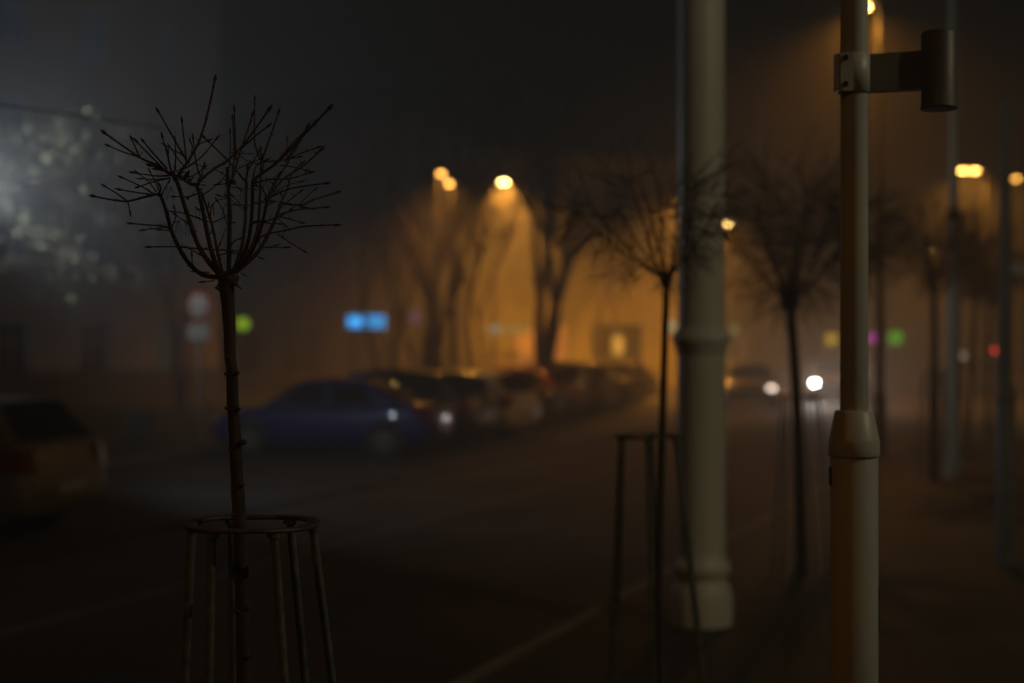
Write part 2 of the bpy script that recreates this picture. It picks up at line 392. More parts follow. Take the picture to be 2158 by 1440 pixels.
# crown, traced limb by limb; the last number of a stem is how far it leans towards or away from us
stems = [
 ([(880,1310),(790,1290),(715,1225),(660,1140),(610,1030),(575,900),(545,820),(520,805)], -.10, 15, 9),
 ([(900,1290),(830,1210),(770,1110),(730,1000),(690,880),(650,750),(625,700)], .05, 16, 11),
 ([(905,1290),(860,1180),(820,1010),(790,860),(765,760),(720,740),(650,690)], -.05, 15, 9),
 ([(920,1290),(890,1160),(860,1010),(820,880),(790,790)], .14, 10, 6),
 ([(958,1300),(960,1100),(962,900),(955,780),(948,640)], -.02, 15, 10),
 ([(975,1290),(1030,1150),(1055,1000),(1062,850),(1065,740)], .10, 12, 8),
 ([(980,1290),(1060,1140),(1090,1000),(1100,850),(1100,735)], -.08, 13, 9),
 ([(985,1280),(1080,1150),(1130,1020),(1145,850),(1150,700),(1155,610)], .16, 12, 6),
 ([(995,1275),(1080,1180),(1130,1080),(1165,960),(1190,840)], -.15, 12, 8),
 ([(1000,1280),(1130,1160),(1200,1040),(1250,930),(1270,860)], .06, 14, 9)]
twigs = [ # (stem index, points)
 (0,[(520,805),(435,825),(340,848),(240,838),(140,818)],7),(0,[(340,848),(275,800),(210,760)],5),(0,[(345,850),(357,910)],4),
 (0,[(510,810),(400,795),(300,778)],5),(0,[(500,805),(440,765),(310,705)],5),(0,[(540,800),(510,730),(480,670)],4),
 (0,[(520,790),(460,720),(410,680)],4),(0,[(545,830),(565,780),(590,735)],4),(0,[(535,810),(545,770),(540,755)],5),
 (0,[(610,1020),(560,1000),(440,990),(370,983)],5),(0,[(600,1000),(520,1012),(445,1022)],4),(0,[(610,1010),(635,940),(628,895)],4),
 (0,[(600,1025),(545,1022)],4),(0,[(575,905),(680,920),(760,945)],4),(0,[(720,1235),(705,1240)],8),(0,[(735,1235),(733,1180)],4),
 (1,[(625,700),(520,630),(410,578),(205,435)],8),(1,[(415,580),(320,550),(230,512)],5),(1,[(410,570),(390,520),(370,475)],5),
 (1,[(560,650),(480,570),(400,487)],6),(1,[(580,650),(510,570),(440,487)],6),(1,[(610,690),(540,695),(480,690),(380,675)],5),
 (1,[(600,705),(520,715),(430,712)],4),(1,[(600,705),(500,730),(410,760)],5),(1,[(610,680),(585,570),(555,460)],5),
 (1,[(640,700),(600,640),(590,550)],4),(1,[(625,690),(635,580),(630,480)],5),(1,[(660,660),(700,590),(575,510)],4),
 (1,[(700,600),(630,480),(530,305)],6),(1,[(700,620),(690,520),(673,365)],5),(1,[(660,680),(760,520),(820,350),(872,110)],8),
 (1,[(755,520),(790,495),(830,480)],4),(1,[(690,650),(790,580),(880,472)],5),(1,[(690,640),(640,580),(600,520)],4),
 (1,[(730,560),(735,520),(725,490)],4),(1,[(610,680),(540,650),(480,630)],7),(1,[(590,670),(520,655)],5),
 (1,[(730,1000),(690,970),(640,935)],4),(1,[(700,640),(750,620),(800,640)],3),(1,[(620,690),(595,620),(580,545)],4),
 (2,[(765,760),(790,715),(870,650),(950,600),(1040,510),(1110,420),(1200,292)],8),(2,[(1030,530),(1120,450),(1192,395)],5),
 (2,[(790,715),(760,620),(740,470)],5),(2,[(765,745),(790,690),(805,640)],5),(2,[(740,750),(690,720),(700,690)],9),
 (2,[(770,800),(710,820),(630,820)],4),(2,[(840,975),(800,965),(740,940)],3),(2,[(790,750),(820,750)],4),(2,[(700,700),(745,690),(800,650)],4),
 (2,[(720,820),(700,830),(715,840)],5),(2,[(880,660),(950,700),(1020,770)],3),
 (3,[(830,890),(838,850)],4),(3,[(850,980),(900,960),(950,930)],4),(3,[(845,960),(850,890),(880,845),(945,830),(905,815)],3),(3,[(800,810),(870,760),(940,690)],4),(3,[(860,1010),(845,1050)],5),
 (3,[(880,1180),(960,1160),(1020,1170)],4),(3,[(845,960),(775,900)],3),
 (4,[(960,760),(985,700),(1010,600),(1060,450),(1100,325)],6),(4,[(975,710),(990,560),(980,350)],5),(4,[(1000,600),(995,450),(990,295)],5),
 (4,[(955,700),(965,560),(965,430)],4),(4,[(960,740),(900,745)],4),(4,[(960,985),(1000,975)],5),(4,[(945,990),(920,900),(890,850)],3),
 (4,[(950,760),(1040,770),(1100,775)],3),(4,[(960,1130),(990,1090),(1025,1075)],4),(4,[(940,1010),(905,1100)],2),
 (5,[(1065,740),(1050,720),(950,600),(810,462)],6),(5,[(1065,740),(1075,660),(1145,545)],4),(5,[(1060,900),(985,820)],3),(5,[(1060,920),(1020,880),(960,830)],3),
 (5,[(1060,740),(1070,650)],6),(5,[(1010,650),(1080,620),(1150,590)],3),(5,[(1055,1020),(1040,1010)],4),
 (6,[(1100,735),(1140,690),(1240,620),(1360,500),(1565,285)],9),(6,[(1300,610),(1370,500),(1430,400)],5),(6,[(1240,620),(1340,500),(1480,365)],5),
 (6,[(1110,740),(1200,715),(1320,712),(1450,675)],5),(6,[(1270,630),(1350,640),(1430,660)],4),(6,[(1300,600),(1400,555),(1495,522)],4),
 (6,[(1100,740),(1120,640),(1180,600)],4),(6,[(1100,850),(1145,860),(1210,850)],3),(6,[(1100,980),(1180,980),(1265,985)],4),(6,[(1095,990),(1120,970),(1160,970)],7),
 (7,[(1150,620),(1200,480),(1257,315)],6),(7,[(1150,600),(1115,500),(1113,380),(1115,230)],5),(7,[(1160,610),(1270,600),(1380,580)],4),
 (7,[(1155,620),(1080,610),(1010,555)],3),(7,[(1155,600),(1150,540)],4),(7,[(1310,595),(1310,480)],3),(7,[(1110,560),(1060,560),(1000,555)],3),
 (7,[(1155,690),(1170,620),(1160,580)],4),(7,[(1180,700),(1240,760),(1270,800)],3),
 (8,[(1190,840),(1250,720),(1370,520),(1430,410)],5),(8,[(1190,835),(1300,780),(1420,755),(1540,740)],5),(8,[(1190,840),(1290,760),(1390,730)],3),
 (8,[(1190,840),(1280,720),(1400,640),(1515,538)],6),(8,[(1180,840),(1100,870),(1000,870)],3),(8,[(1195,830),(1220,760),(1260,690)],6),(8,[(1190,820),(1160,770)],4),
 (8,[(1170,970),(1260,945),(1330,900)],4),(8,[(1185,880),(1250,850),(1400,880)],3),
 (9,[(1270,860),(1310,780),(1340,680),(1400,620)],5),(9,[(1270,860),(1400,870),(1470,840),(1610,795)],6),(9,[(1260,930),(1370,900),(1540,885)],5),
 (9,[(1260,940),(1320,955),(1390,975)],4),(9,[(1270,890),(1340,830),(1390,790)],4),(9,[(1380,870),(1430,820),(1475,780)],3),(9,[(1380,870),(1450,890)],3),(9,[(1255,950),(1300,995)],3),
 (9,[(1100,1100),(1180,1050),(1300,1025),(1420,1000),(1605,992)],6),(9,[(1250,1045),(1330,1100),(1410,1148)],4),(9,[(1150,1130),(1230,1128),(1300,1128)],4),(9,[(1190,1130),(1235,1118)],3),
 (9,[(1100,1190),(1000,1150),(800,1138),(640,1125),(480,1125)],5),(9,[(1150,1140),(1140,1080)],4),(9,[(1030,1285),(1070,1305)],4),
 (0,[(870,1330),(805,1337)],4),(0,[(840,1280),(760,1275)],4),(0,[(880,1360),(905,1400)],4),(9,[(1060,1190),(1110,1180),(1145,1190)],3),(0,[(690,1120),(770,1165)],4)]
mb = MB(); rnd = random.Random(3)
def stem_depth(si, X, Y):
    amp = stems[si][1]; t = min(1, max(0, (1300-Y)/600))
    return amp*t**.8
for si,(pl,amp,w0,w1) in enumerate(stems):
    pts = [T(x,y,stem_depth(si,x,y))-base1 for x,y in pl]; q = smooth_poly(pts,4); n = len(q)
    rad = [(w0+(w1-w0)*i/(n-1))/2.88/FPX*D1*rnd.uniform(.93,1.08) for i in range(n)]
    mb.tube(q, rad, 8)
    for i in range(3, n-1, 4):
        mb.ball(q[i], rad[i]*1.35, 1,1,.7, 7, 4)
for (si,pl,wd) in twigs:
    d0 = stem_depth(si, *pl[0]); drift = rnd.uniform(-.10,.10) if len(pl) > 2 else rnd.uniform(-.03,.03)
    pts = []; L = 0
    for i,(x,y) in enumerate(pl):
        if i: L += math.hypot(x-pl[i-1][0], y-pl[i-1][1])
        pts.append(T(x,y,d0+drift*min(1,L/350))-base1)
    q = smooth_poly(pts,4); n = len(q)
    r0 = wd*1.15/2.88/FPX*D1; rad = [max(.0011, r0*(1-.35*i/(n-1))) for i in range(n)]
    mb.tube(q, rad, 6)
    dirv = (q[-1]-q[-2]).normalized()
    if L > 45:      # bud at the tip
        r = rad[-1]*2.1; mb.tube([q[-1]-dirv*.004, q[-1]+dirv*.002, q[-1]+dirv*.008, q[-1]+dirv*.016],[r*.6,r,r*.8,.0006],7)
    for i in range(2,n-1,3):
        if L > 100:
            mb.ball(q[i], rad[i]*1.5, 1,1,.9, 6, 4)
            if rnd.random() < .4:
                s = Vector((rnd.uniform(-1,1),rnd.uniform(-1,1),rnd.uniform(-.3,1))).normalized()
                mb.tube([q[i], q[i]+s*rnd.uniform(.008,.02)],[.0014,.0009],5)
# limp dead leaf stalks hanging from the crown
for (X,Y,si) in [(600,760,0),(870,860,3),(930,860,4),(660,960,1),(700,980,1),(1040,800,5),(1180,720,6),(770,890,2)]:
    for k in range(3):
        p = T(X+rnd.uniform(-12,12),Y,stem_depth(si,X,Y))-base1
        a = rnd.uniform(-.012,.012)
        mb.tube([p, p+Vector((a*.6,0,-.008)), p+Vector((a,0,-.022)), p+Vector((a*1.1,0,-.034))], [.0008,.0007,.0006,.0005], 4)
for k in range(60):    # matted knob of shoots where limbs were cut
    c = rnd.choice([(690,705),(710,715),(660,690),(1100,735),(1190,835),(960,735),(770,755)])
    si = {690:1,710:1,660:1,1100:6,1190:8,960:4,770:2}[c[0]]
    p = T(c[0]+rnd.gauss(0,9), c[1]+rnd.gauss(0,8), stem_depth(si,*c)+rnd.gauss(0,.006))-base1
    s = Vector((rnd.uniform(-1,1),rnd.uniform(-1,1),rnd.uniform(-.6,1))).normalized()
    mb.tube([p, p+s*rnd.uniform(.008,.022)], [.0026,.0012], 5)
mb.build("crown", M['twig'], root)
mb = MB()

def ball_tree(x, y, hstem, cr, lean, seed, label, bias=(0,0), stem_r=.022, n=16, base=.12, twigr=.003, up=.9):
    rnd = random.Random(seed)
    root = empty("ball_tree", (x, y, base)); tag(root, label, "tree", "young trees along the pavement")
    h = hstem - base; top = Vector((lean[0], lean[1], h))
    pts = [Vector((0,0,-.02)), Vector((lean[0]*.15+rnd.uniform(-.01,.01),0,h*.3)), Vector((lean[0]*.5+rnd.uniform(-.015,.015),lean[1]*.5,h*.65)), top]
    q = smooth_poly(pts,6); m = len(q)
    t = MB(); t.tube(q, [stem_r*(1.15-.35*i/(m-1)) for i in range(m)], 12)
    for i in range(2,m,2): t.ball(q[i], stem_r*.95, 1.1,1.1,.5, 10, 5)
    t.ball(top, stem_r*1.5, 1,1,1.1, 10, 6)
    t.build("trunk", M['bark'], root)
    c = MB()
    for k in range(n):
        az = 2*math.pi*(k*.618) + rnd.uniform(-.2,.2); spread = rnd.uniform(.15,1.0)
        L = cr*rnd.uniform(1.15,1.5)
        out = Vector((math.cos(az), math.sin(az), 0))
        p0 = top; B_=Vector((bias[0],bias[1],0)); p1 = top + out*cr*.35*spread + B_*.3 + Vector((0,0,cr*.25)); p2 = top + B_*.7 + out*cr*.7*spread + Vector((0,0,cr*(.9-.35*spread)))
        p3 = top + B_ + out*cr*(.85*spread) + Vector((0,0,cr*(1.25-.5*spread)))
        q = smooth_poly([p0,p1,p2,p3],4); mm = len(q)
        c.tube(q, [twigr*(3.2-1.6*i/(mm-1)) for i in range(mm)], 6)
        ctr = top + Vector((bias[0],bias[1],cr*up))
        for j in range(3, mm):
            for r_ in range(2 if j > 6 else 1):
                s = (q[j]-ctr).normalized() + Vector((rnd.gauss(0,.6),rnd.gauss(0,.6),rnd.gauss(.15,.5)))
                s.normalize(); l = cr*rnd.uniform(.3,.8)
                e = q[j]+s*l; v = e-ctr
                if v.length > cr*1.12: e = ctr + v*(cr*1.12/v.length)*rnd.uniform(.88,1.05)
                mid = (q[j]+e)/2 + Vector((rnd.gauss(0,.04),rnd.gauss(0,.04),rnd.gauss(0,.04)))*cr
                c.tube([q[j],mid,e],[twigr*1.3,twigr,twigr*.7],5)
                for _ in range(2):
                    s2 = (s + Vector((rnd.gauss(0,.6),rnd.gauss(0,.6),rnd.gauss(.1,.5)))).normalized()
                    c.tube([mid, mid+s2*l*rnd.uniform(.3,.6)],[twigr*.9,twigr*.6],5)
    c.build("crown", M['twig'], root)
    return root
def guard(x, y, z, tilt=(0,0)):
    root = empty("tree_guard", (x, y, z))
    return root
def make_guard():
    root = empty("tree_guard", (0,0,.12))
    mb = MB(); n = 64; ro = .172; ri = .140; z0 = 1.527; z1 = 1.537
    prof = [(ri,z0),(ro-.002,z0),(ro,z0+.002),(ro,z1-.002),(ro-.002,z1),(ri+.002,z1),(ri,z1-.002)]
    vs=[];fs=[]
    for r,z in prof:
        for k in range(n):
            a=2*math.pi*k/n; vs.append((r*math.cos(a),r*math.sin(a),z+.002*math.sin(3*a)))
    m=len(prof)
    for i in range(m):
        for k in range(n): fs.append((i*n+k,i*n+(k+1)%n,((i+1)%m)*n+(k+1)%n,((i+1)%m)*n+k))
    mb.add(vs,fs,True); mb.build("ring", M['ring'], root)
    for k in range(6):
        a = R(.6+60*k); l = MB(); rt=.154; rb=.285
        px=.06
        l.tube([(rb*math.cos(a)+px, rb*math.sin(a), 0),(rb*math.cos(a)+px, rb*math.sin(a), .02),(rt*math.cos(a), rt*math.sin(a), 1.5255)],[.0115,.0115,.0112],12)
        l.lathe([(.018,1.515),(.018,1.5262)],12,c=(rt*math.cos(a),rt*math.sin(a),0))
        l.build("leg", M['steel'], root)
    return root
g1 = make_guard(); g1.location = (P(532,1103,D1).x, D1, .12)
tag(g1, "nearest steel tree guard, flat ring on six splayed legs around the sharp tree", "tree guard", "tree guards along the pavement")
g2 = copy_tree(g1); g2.location = (P(1368,916,7.03).x, 7.03, .12); g2.rotation_euler=(0,0,R(20)); tag(g2, "blurred steel tree guard in front of the thick cream mast", "tree guard")
g3 = copy_tree(g1); g3.location = (P(1687,835,12.2).x, 12.2, .12); g3.rotation_euler=(0,0,R(35)); tag(g3, "blurred tree guard just left of the near grey post, lit from behind by the headlight", "tree guard")
p = P(1384,1500,7.03)
ball_tree(p.x, 7.03, P(0,592,7.03).z, .47, (.05,.02), 11, "slim bare tree leaning right in front of the thick cream mast", stem_r=.020, n=11, twigr=.0019, bias=(-.07,0))
p = P(1690,1210,12.2)
ball_tree(p.x, 12.2, P(0,640,12.2).z, .88, (-.10,0), 12, "bare round tree between the thick cream mast and the near grey post", stem_r=.05, n=17, twigr=.0036)
far = [(16.6,1800,600,.78,"bare round tree whose stem is hidden behind the near grey post"),
       (20.5,1967,600,.85,"first of the four dark stems between the near grey post and the slender mast"),
       (22.5,2002,610,.8,"bare tree standing close against the slender tall mast"),
       (26.5,2041,620,.9,"bare tree just right of the slender tall mast"),
       (31,2082,625,.9,"bare tree left of the sleeved post at the right edge"),
       (36,2104,640,.9,"farthest bare round tree, behind the sleeved post at right edge")]
for i,(d,px,py,cr,lb) in enumerate(far):
    p = P(px,0,d); ball_tree(p.x, d, P(0,py,d).z, cr, (random.uniform(-.15,.15),0), 20+i, lb, stem_r=random.uniform(.045,.065), n=random.choice([10,13,16]), twigr=.0042, bias=(random.uniform(-.2,.2),0))
    if d < 33:
        g = copy_tree(g1); g.location = (p.x, d, .12); g.rotation_euler = (0,0,random.uniform(0,1)); tag(g, ["tree guard mostly hidden behind the near grey post","tree guard around the first dark stem left of the slender mast","tree guard at the foot of the tree against the slender mast","tree guard just right of the slender mast foot","tree guard left of the sleeved post at right edge"][i], "tree guard")

# ------------------------------------------------------------------ masts and posts
def mast():
    d = 10.1; c = P(1478,0,d); px = d/FPX
    root = empty("tram_mast", (c.x, d, .12)); tag(root, "thick cream steel mast with a collar at eye height and moulded base", "mast")
    r = 50*px; zb = lambda y: CAMZ-(y-720)*px-.12
    MB().lathe([(r*1.32,0),(r*1.32,zb(1255)),(r*1.22,zb(1235)),(r*1.06,zb(1222)),(r*1.06,zb(1214)),(r*1.20,zb(1208)),(r*1.24,zb(1196)),(r*1.20,zb(1186)),(r*1.04,zb(1176)),(r*1.0,zb(1160)),(r*1.0,zb(748))],48).build("lower_shaft", M['mast'], root)
    MB().lathe([(r*1.003,zb(748)),(r*1.06,zb(742)),(r*1.12,zb(728)),(r*1.24,zb(720)),(r*1.24,zb(710)),(r*1.16,zb(704)),(r*1.1,zb(698)),(r*.985,zb(690))],48).build("collar", M['mast'], root)
    MB().lathe([(r*.98,zb(690)),(r*.93,9.0)],48).build("upper_shaft", M['mast'], root)
    return root
mast()
def sleeve_post(d, pxc, ylow_top, ycone_top, rl, ru, ztop, base_y=None):
    c = P(pxc,0,d); px = d/FPX
    zb = lambda y: CAMZ-(y-720)*px-.12
    root = empty("sign_post", (c.x, d, .12))
    MB().lathe([(rl,0),(rl,zb(ylow_top)-.004),(rl*.985,zb(ylow_top)-.001)],40).build("sleeve", M['pole'], root)
    y0 = ylow_top; y1 = ylow_top-(ylow_top-ycone_top)*.36
    MB().lathe([(rl*.995,zb(y0)),(rl*1.05,zb(y0)+.001),(rl*1.065,zb(y0)+.004),(rl*1.065,zb(y1)),(rl*1.045,zb(y1)+.003),(ru*1.42,zb(ycone_top)),(ru*1.30,zb(ycone_top)+.003),(ru*.9,zb(ycone_top)+.0035)],40).build("cone", M['pole'], root)
    MB().lathe([(ru*1.02,zb(ycone_top)+.004),(ru*.98,ztop)],40).build("shaft", M['pole'], root)
    return root, zb, px
DN = 4.2
np_, zb, px = sleeve_post(DN, 1800, 962, 867, 49.5*DN/FPX, 28.5*DN/FPX, 3.9)
tag(np_, "nearest grey post with conical sleeve, clamp and cylinder bracket", "post", "grey sleeved posts")
# clamp, arm, cylinder
mb = MB(); r = 30.5*px
mb.lathe([(r*.98,zb(198)),(r*1.06,zb(197)),(r*1.06,zb(117)),(r*.98,zb(116))],40)
cl = mb.build("clamp", M['pole'], np_)
mb = MB(); mb.box((-44*px,-.045,zb(196)),(-27*px,-.005,zb(119)))
mb.build("clamp_flange", M['pole'], np_)
mb = MB(); mb.box((-36*px,-.0475,zb(197)),(-10*px,-.034,zb(118)))
pl_ = mb.build("clamp_plate", M['pole'], np_)
for y in (128,183):
    s = MB(); s.tube([(-26*px,-.0478,zb(y)),(-26*px,-.055,zb(y))],[.0085,.0075],6); s.build("screw", M['screw'], pl_)
mb = MB(); mb.add([(22*px,-.012,zb(194)),(147*px,-.012,zb(189)),(147*px,-.012,zb(108)),(22*px,-.012,zb(116)),(22*px,.03,zb(194)),(147*px,.03,zb(189)),(147*px,.03,zb(108)),(22*px,.03,zb(116))],[(0,1,2,3),(5,4,7,6),(3,2,6,7),(1,0,4,5),(0,3,7,4),(1,5,6,2)])
mb.build("bracket_arm", M['armp'], np_)
mb = MB(); mb.lathe([(.050,zb(231)),(.054,zb(229)),(.054,zb(225)),(.0515,zb(224)),(.0515,zb(72)),(.048,zb(67)),(.02,zb(64))],36,c=(180*px,.005,0))
mb.build("cylinder_housing", M['housing'], np_)
MB().box((-.0495*1.0-0.004,-.012,zb(1080)),(-.0495*1.0-.0,.012,zb(1020))) # (unused filler kept out of the scene)
MB().box((49.2*px,-.012,zb(1330)),(51.5*px,.012,zb(1235))).build("edge_clip", M['dark'], np_)
MB().box((-51.5*px,-.012,zb(1022)),(-49.0*px,.012,zb(985))).build("hatch_lip", M['dark'], np_)

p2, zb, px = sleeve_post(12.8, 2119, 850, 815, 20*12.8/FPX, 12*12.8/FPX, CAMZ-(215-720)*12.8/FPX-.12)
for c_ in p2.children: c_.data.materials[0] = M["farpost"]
tag(p2, "grey sleeved post at the right edge with a short arm pointing right", "post", "grey sleeved posts")
MB().box((11*px,-.03,zb(578)),(46*px,.03,zb(556))).build("bracket_arm", M['pole'], p2)
MB().lathe([(.055,zb(612)),(.055,zb(520))],24,c=(62*px,0,0)).build("cylinder_housing", M['pole'], p2)
# slender tall mast
d = 21; c = P(2010,0,d); px = d/FPX; zb = lambda y: CAMZ-(y-720)*px-.12
sm = empty("slender_mast", (c.x,d,.12)); tag(sm, "slender tall mast, stepped above head height, among the dark young trees", "mast")
MB().lathe([(15*px*1.2,0),(15*px*1.2,.25),(15*px,.35),(14*px,zb(470)),(14.5*px,zb(466))],28).build("lower_shaft", M['mast'], sm)
MB().lathe([(14.6*px,zb(466)),(17*px,zb(463)),(17*px,zb(450)),(11*px,zb(442))],28).build("collar", M['dark'], sm)
MB().lathe([(10.5*px,zb(442)),(9*px,9.0)],28).build("upper_shaft", M['mast'], sm)
# round no-vehicles sign and its plate
d = 27; c = P(421,0,d)
sg = empty("road_sign", (c.x,d,.09), R(-25)); tag(sg, "round red-rimmed road sign above a pale rectangular plate, on a thin post", "road sign")
MB().lathe([(.03,0),(.03,2.98)],14).build("post", M['steel'], sg)
z = P(0,645,d).z-.09
def disc(name, r, y0, y1, m, parent, r_in=0):
    mb = MB(); n=40; vs=[];fs=[]
    for yy in (y0,y1):
        for k in range(n):
            a=2*math.pi*k/n; vs.append((r*math.cos(a),yy,z+r*math.sin(a)))
    fs=[tuple(range(n)),tuple(range(2*n-1,n-1,-1))]+[(k,n+k,n+(k+1)%n,(k+1)%n) for k in range(n)]
    return mb.add(vs,fs).build(name,m,parent)
rd = disc("sign_face", .30, -.045, -.035, mat("sign_red",(.30,.05,.035),.4,var=.1,scale=5), sg)
disc("white_disc", .215, -.049, -.0455, mat("sign_white",(.5,.42,.36),.4,var=.1,scale=5), rd)
z = P(0,700,d).z-.09
MB().box((-.25,-.045,z-.15),(.25,-.035,z+.15)).build("plate", M['plate'], sg)
# litter bin on the lawn
d=30; c=P(296,0,d); lb_=empty("litter_bin",(c.x,d,.10)); tag(lb_, "dark square litter bin standing on the grass behind the silver car", "litter bin")
mb=MB(); mb.add([(-.17,-.15,.06),(.17,-.15,.06),(.17,.15,.06),(-.17,.15,.06),(-.21,-.18,.52),(.21,-.18,.52),(.21,.18,.52),(-.21,.18,.52)],[(0,3,2,1),(0,1,5,4),(1,2,6,5),(2,3,7,6),(3,0,4,7),(4,5,6,7)]); mb.build("bin_body",M['dark'],lb_)
MB().box((-.225,-.195,.523),(.225,.195,.56)).build("rim",M['plastic'],lb_)
MB().box((-.06,-.05,-.02),(.06,.05,.058)).build("foot",M['plastic'],lb_)
# overhead cable
mb=MB(); pts=[P(-420,150,6.6),P(-100,203,7.0),P(0,221,7.4),P(160,243,8.2),P(320,268,9.4),P(460,290,11),P(640,316,14),P(820,340,20),P(905,352,30),P(950,362,61.8)]
mb.tube(smooth_poly(pts,3), .0042, 6); o=mb.build("overhead_cable", M['cable']); tag(o,"thin dark cable sloping across the upper left sky","cable")

# ------------------------------------------------------------------ big trees
def big_tree(x, y, H, forks, r0, seed, label, base=.1, tw=.02, name="tree", levels=4, m=None, crown_scale=1.0):
    rnd = random.Random(seed)
    root = empty(name, (x,y,base)); tag(root, label, "tree", "large bare trees beyond the parked cars")
    t = MB(); c = MB()
    def grow(p, dirv, L, r, lev):
        n = 5; pts=[p]; d = dirv.copy()
        for i in range(n):
            d = (d + Vector((rnd.gauss(0,.09),rnd.gauss(0,.09),rnd.gauss(.05,.06)))).normalized(); pts.append(pts[-1]+d*L/n)
        tgt = t if lev == 0 else c
        tgt.tube(smooth_poly(pts,2) if lev < 3 else pts, [max(.005,r*(1-.4*i/10)) for i in (range(11) if lev < 3 else range(0,12,2))], 10 if lev < 2 else 4, cap=lev<3)
        if lev >= levels: return
        k = 2 if lev == 0 else rnd.choice([3,3,4])
        for j in range(k):
            i = rnd.choice([3,4,5]) if lev else 5
            az = rnd.uniform(0,6.28); sp = rnd.uniform(.25,.62)
            s = (d + Vector((math.cos(az)*sp, math.sin(az)*sp, rnd.uniform(-.05,.3)))).normalized()
            grow(pts[i], s, L*rnd.uniform(.55,.8)*crown_scale, r*.55, lev+1)
    for (dx, hL, rr_) in forks:
        grow(Vector((0,0,-.02)), Vector((dx,rnd.uniform(-.05,.05),1)).normalized(), hL, rr_, 0)
    t.build("trunk", m or M['bark'], root); c.build("crown", m or M['bark'], root)
    return root
def bt(px, d, forks, seed, label, **k): 
    p = P(px,0,d); return big_tree(p.x, d, 0, forks, 0, seed, label, **k)
bt(905, 38, [(.16,3.2,.21),(-.04,3.1,.17),(.32,2.6,.12),(-.3,2.4,.09)], 41, "left of the two big forked bare trees before the orange glow", levels=5)
bt(1135, 40, [(-.08,3.1,.22),(.15,3.2,.20),(.34,2.4,.10)], 42, "right of the two big bare trees, stem split in a V", levels=5)
bt(818, 41, [(-.25,3.0,.10),(.02,3.0,.10)], 43, "thin slanting bare tree passing before the blue shop sign", levels=5)
bt(385, 40, [(0.0,3.2,.12),(-.15,2.6,.09)], 44, "dim bare tree beside the round road sign", levels=5)
bt(1255, 60, [(0.05,3.4,.16),(.2,3.0,.12)], 45, "faint bare tree over the parked cars, left of the thick mast", levels=5)
bt(1010, 46, [(-.05,3.2,.10),(.12,2.8,.08)], 46, "slender bare tree in the middle of the orange glow", levels=5)
# floodlit tree at the left, with its last leaves
rnd = random.Random(5)
lt = empty("leafy_tree", (P(-230,0,22.5).x,22.5,.09)); tag(lt, "floodlit tree with sparse yellow-green leaves at the far left", "tree")
t = MB(); t.tube(smooth_poly([Vector((0,0,-.02)),Vector((.05,0,1.2)),Vector((-.05,.1,2.6)),Vector((.1,.1,4.0))],5),[.14-.004*i for i in range(16)],12); t.build("trunk",M['bark'],lt)
c = MB(); lf = MB(); lg = MB()
def leaf(buf,p,s):
    a=Vector((rnd.gauss(0,1),rnd.gauss(0,1),rnd.gauss(0,1))).normalized(); b=a.orthogonal().normalized(); n=a.cross(b)
    buf.add([p-a*s,p+b*s*.55+n*s*.12,p+a*s*.9,p-b*s*.55+n*s*.12,p+a*s*1.3],[(0,1,2,3),(1,4,2),(2,4,3)])
lo = lt.location
for k in range(30):
    a = P(rnd.uniform(-230,-140), rnd.uniform(300,620), 22.5)-lo; a = Vector((a.x*.4, rnd.uniform(-.3,.3), a.z*.9+.2))
    e = P(rnd.uniform(-120,330)*1.0 if k%3 else rnd.uniform(-420,-150), rnd.uniform(235,640), 22.5+rnd.uniform(-1.6,1.6))-lo
    m_ = (a+e)/2+Vector((rnd.gauss(0,.15),rnd.gauss(0,.15),rnd.uniform(.1,.45)))
    q = smooth_poly([a,m_,e+Vector((0,0,-.05))],6); c.tube(q,[max(.004,.022-.0016*i) for i in range(len(q))],6)
    for j in range(4,len(q)):
        for _ in range(2):
            s=Vector((rnd.gauss(0,1),rnd.gauss(0,1),rnd.gauss(-.1,.8))).normalized()*rnd.uniform(.2,.5)
            c.tube([q[j],q[j]+s*.5+Vector((0,0,.04)),q[j]+s],[.006,.004,.003],4)
            near = max(0,1-abs((q[j]+lo).x+7.6)/3.0)
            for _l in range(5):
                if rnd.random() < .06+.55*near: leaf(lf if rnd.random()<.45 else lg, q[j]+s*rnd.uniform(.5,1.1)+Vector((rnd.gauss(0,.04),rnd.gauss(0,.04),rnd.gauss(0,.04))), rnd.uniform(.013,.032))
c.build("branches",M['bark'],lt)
tag(lf.build("yellow_leaves",M['leafy'],lt),kind='stuff'); tag(lg.build("green_leaves",M['leafg'],lt),kind='stuff')

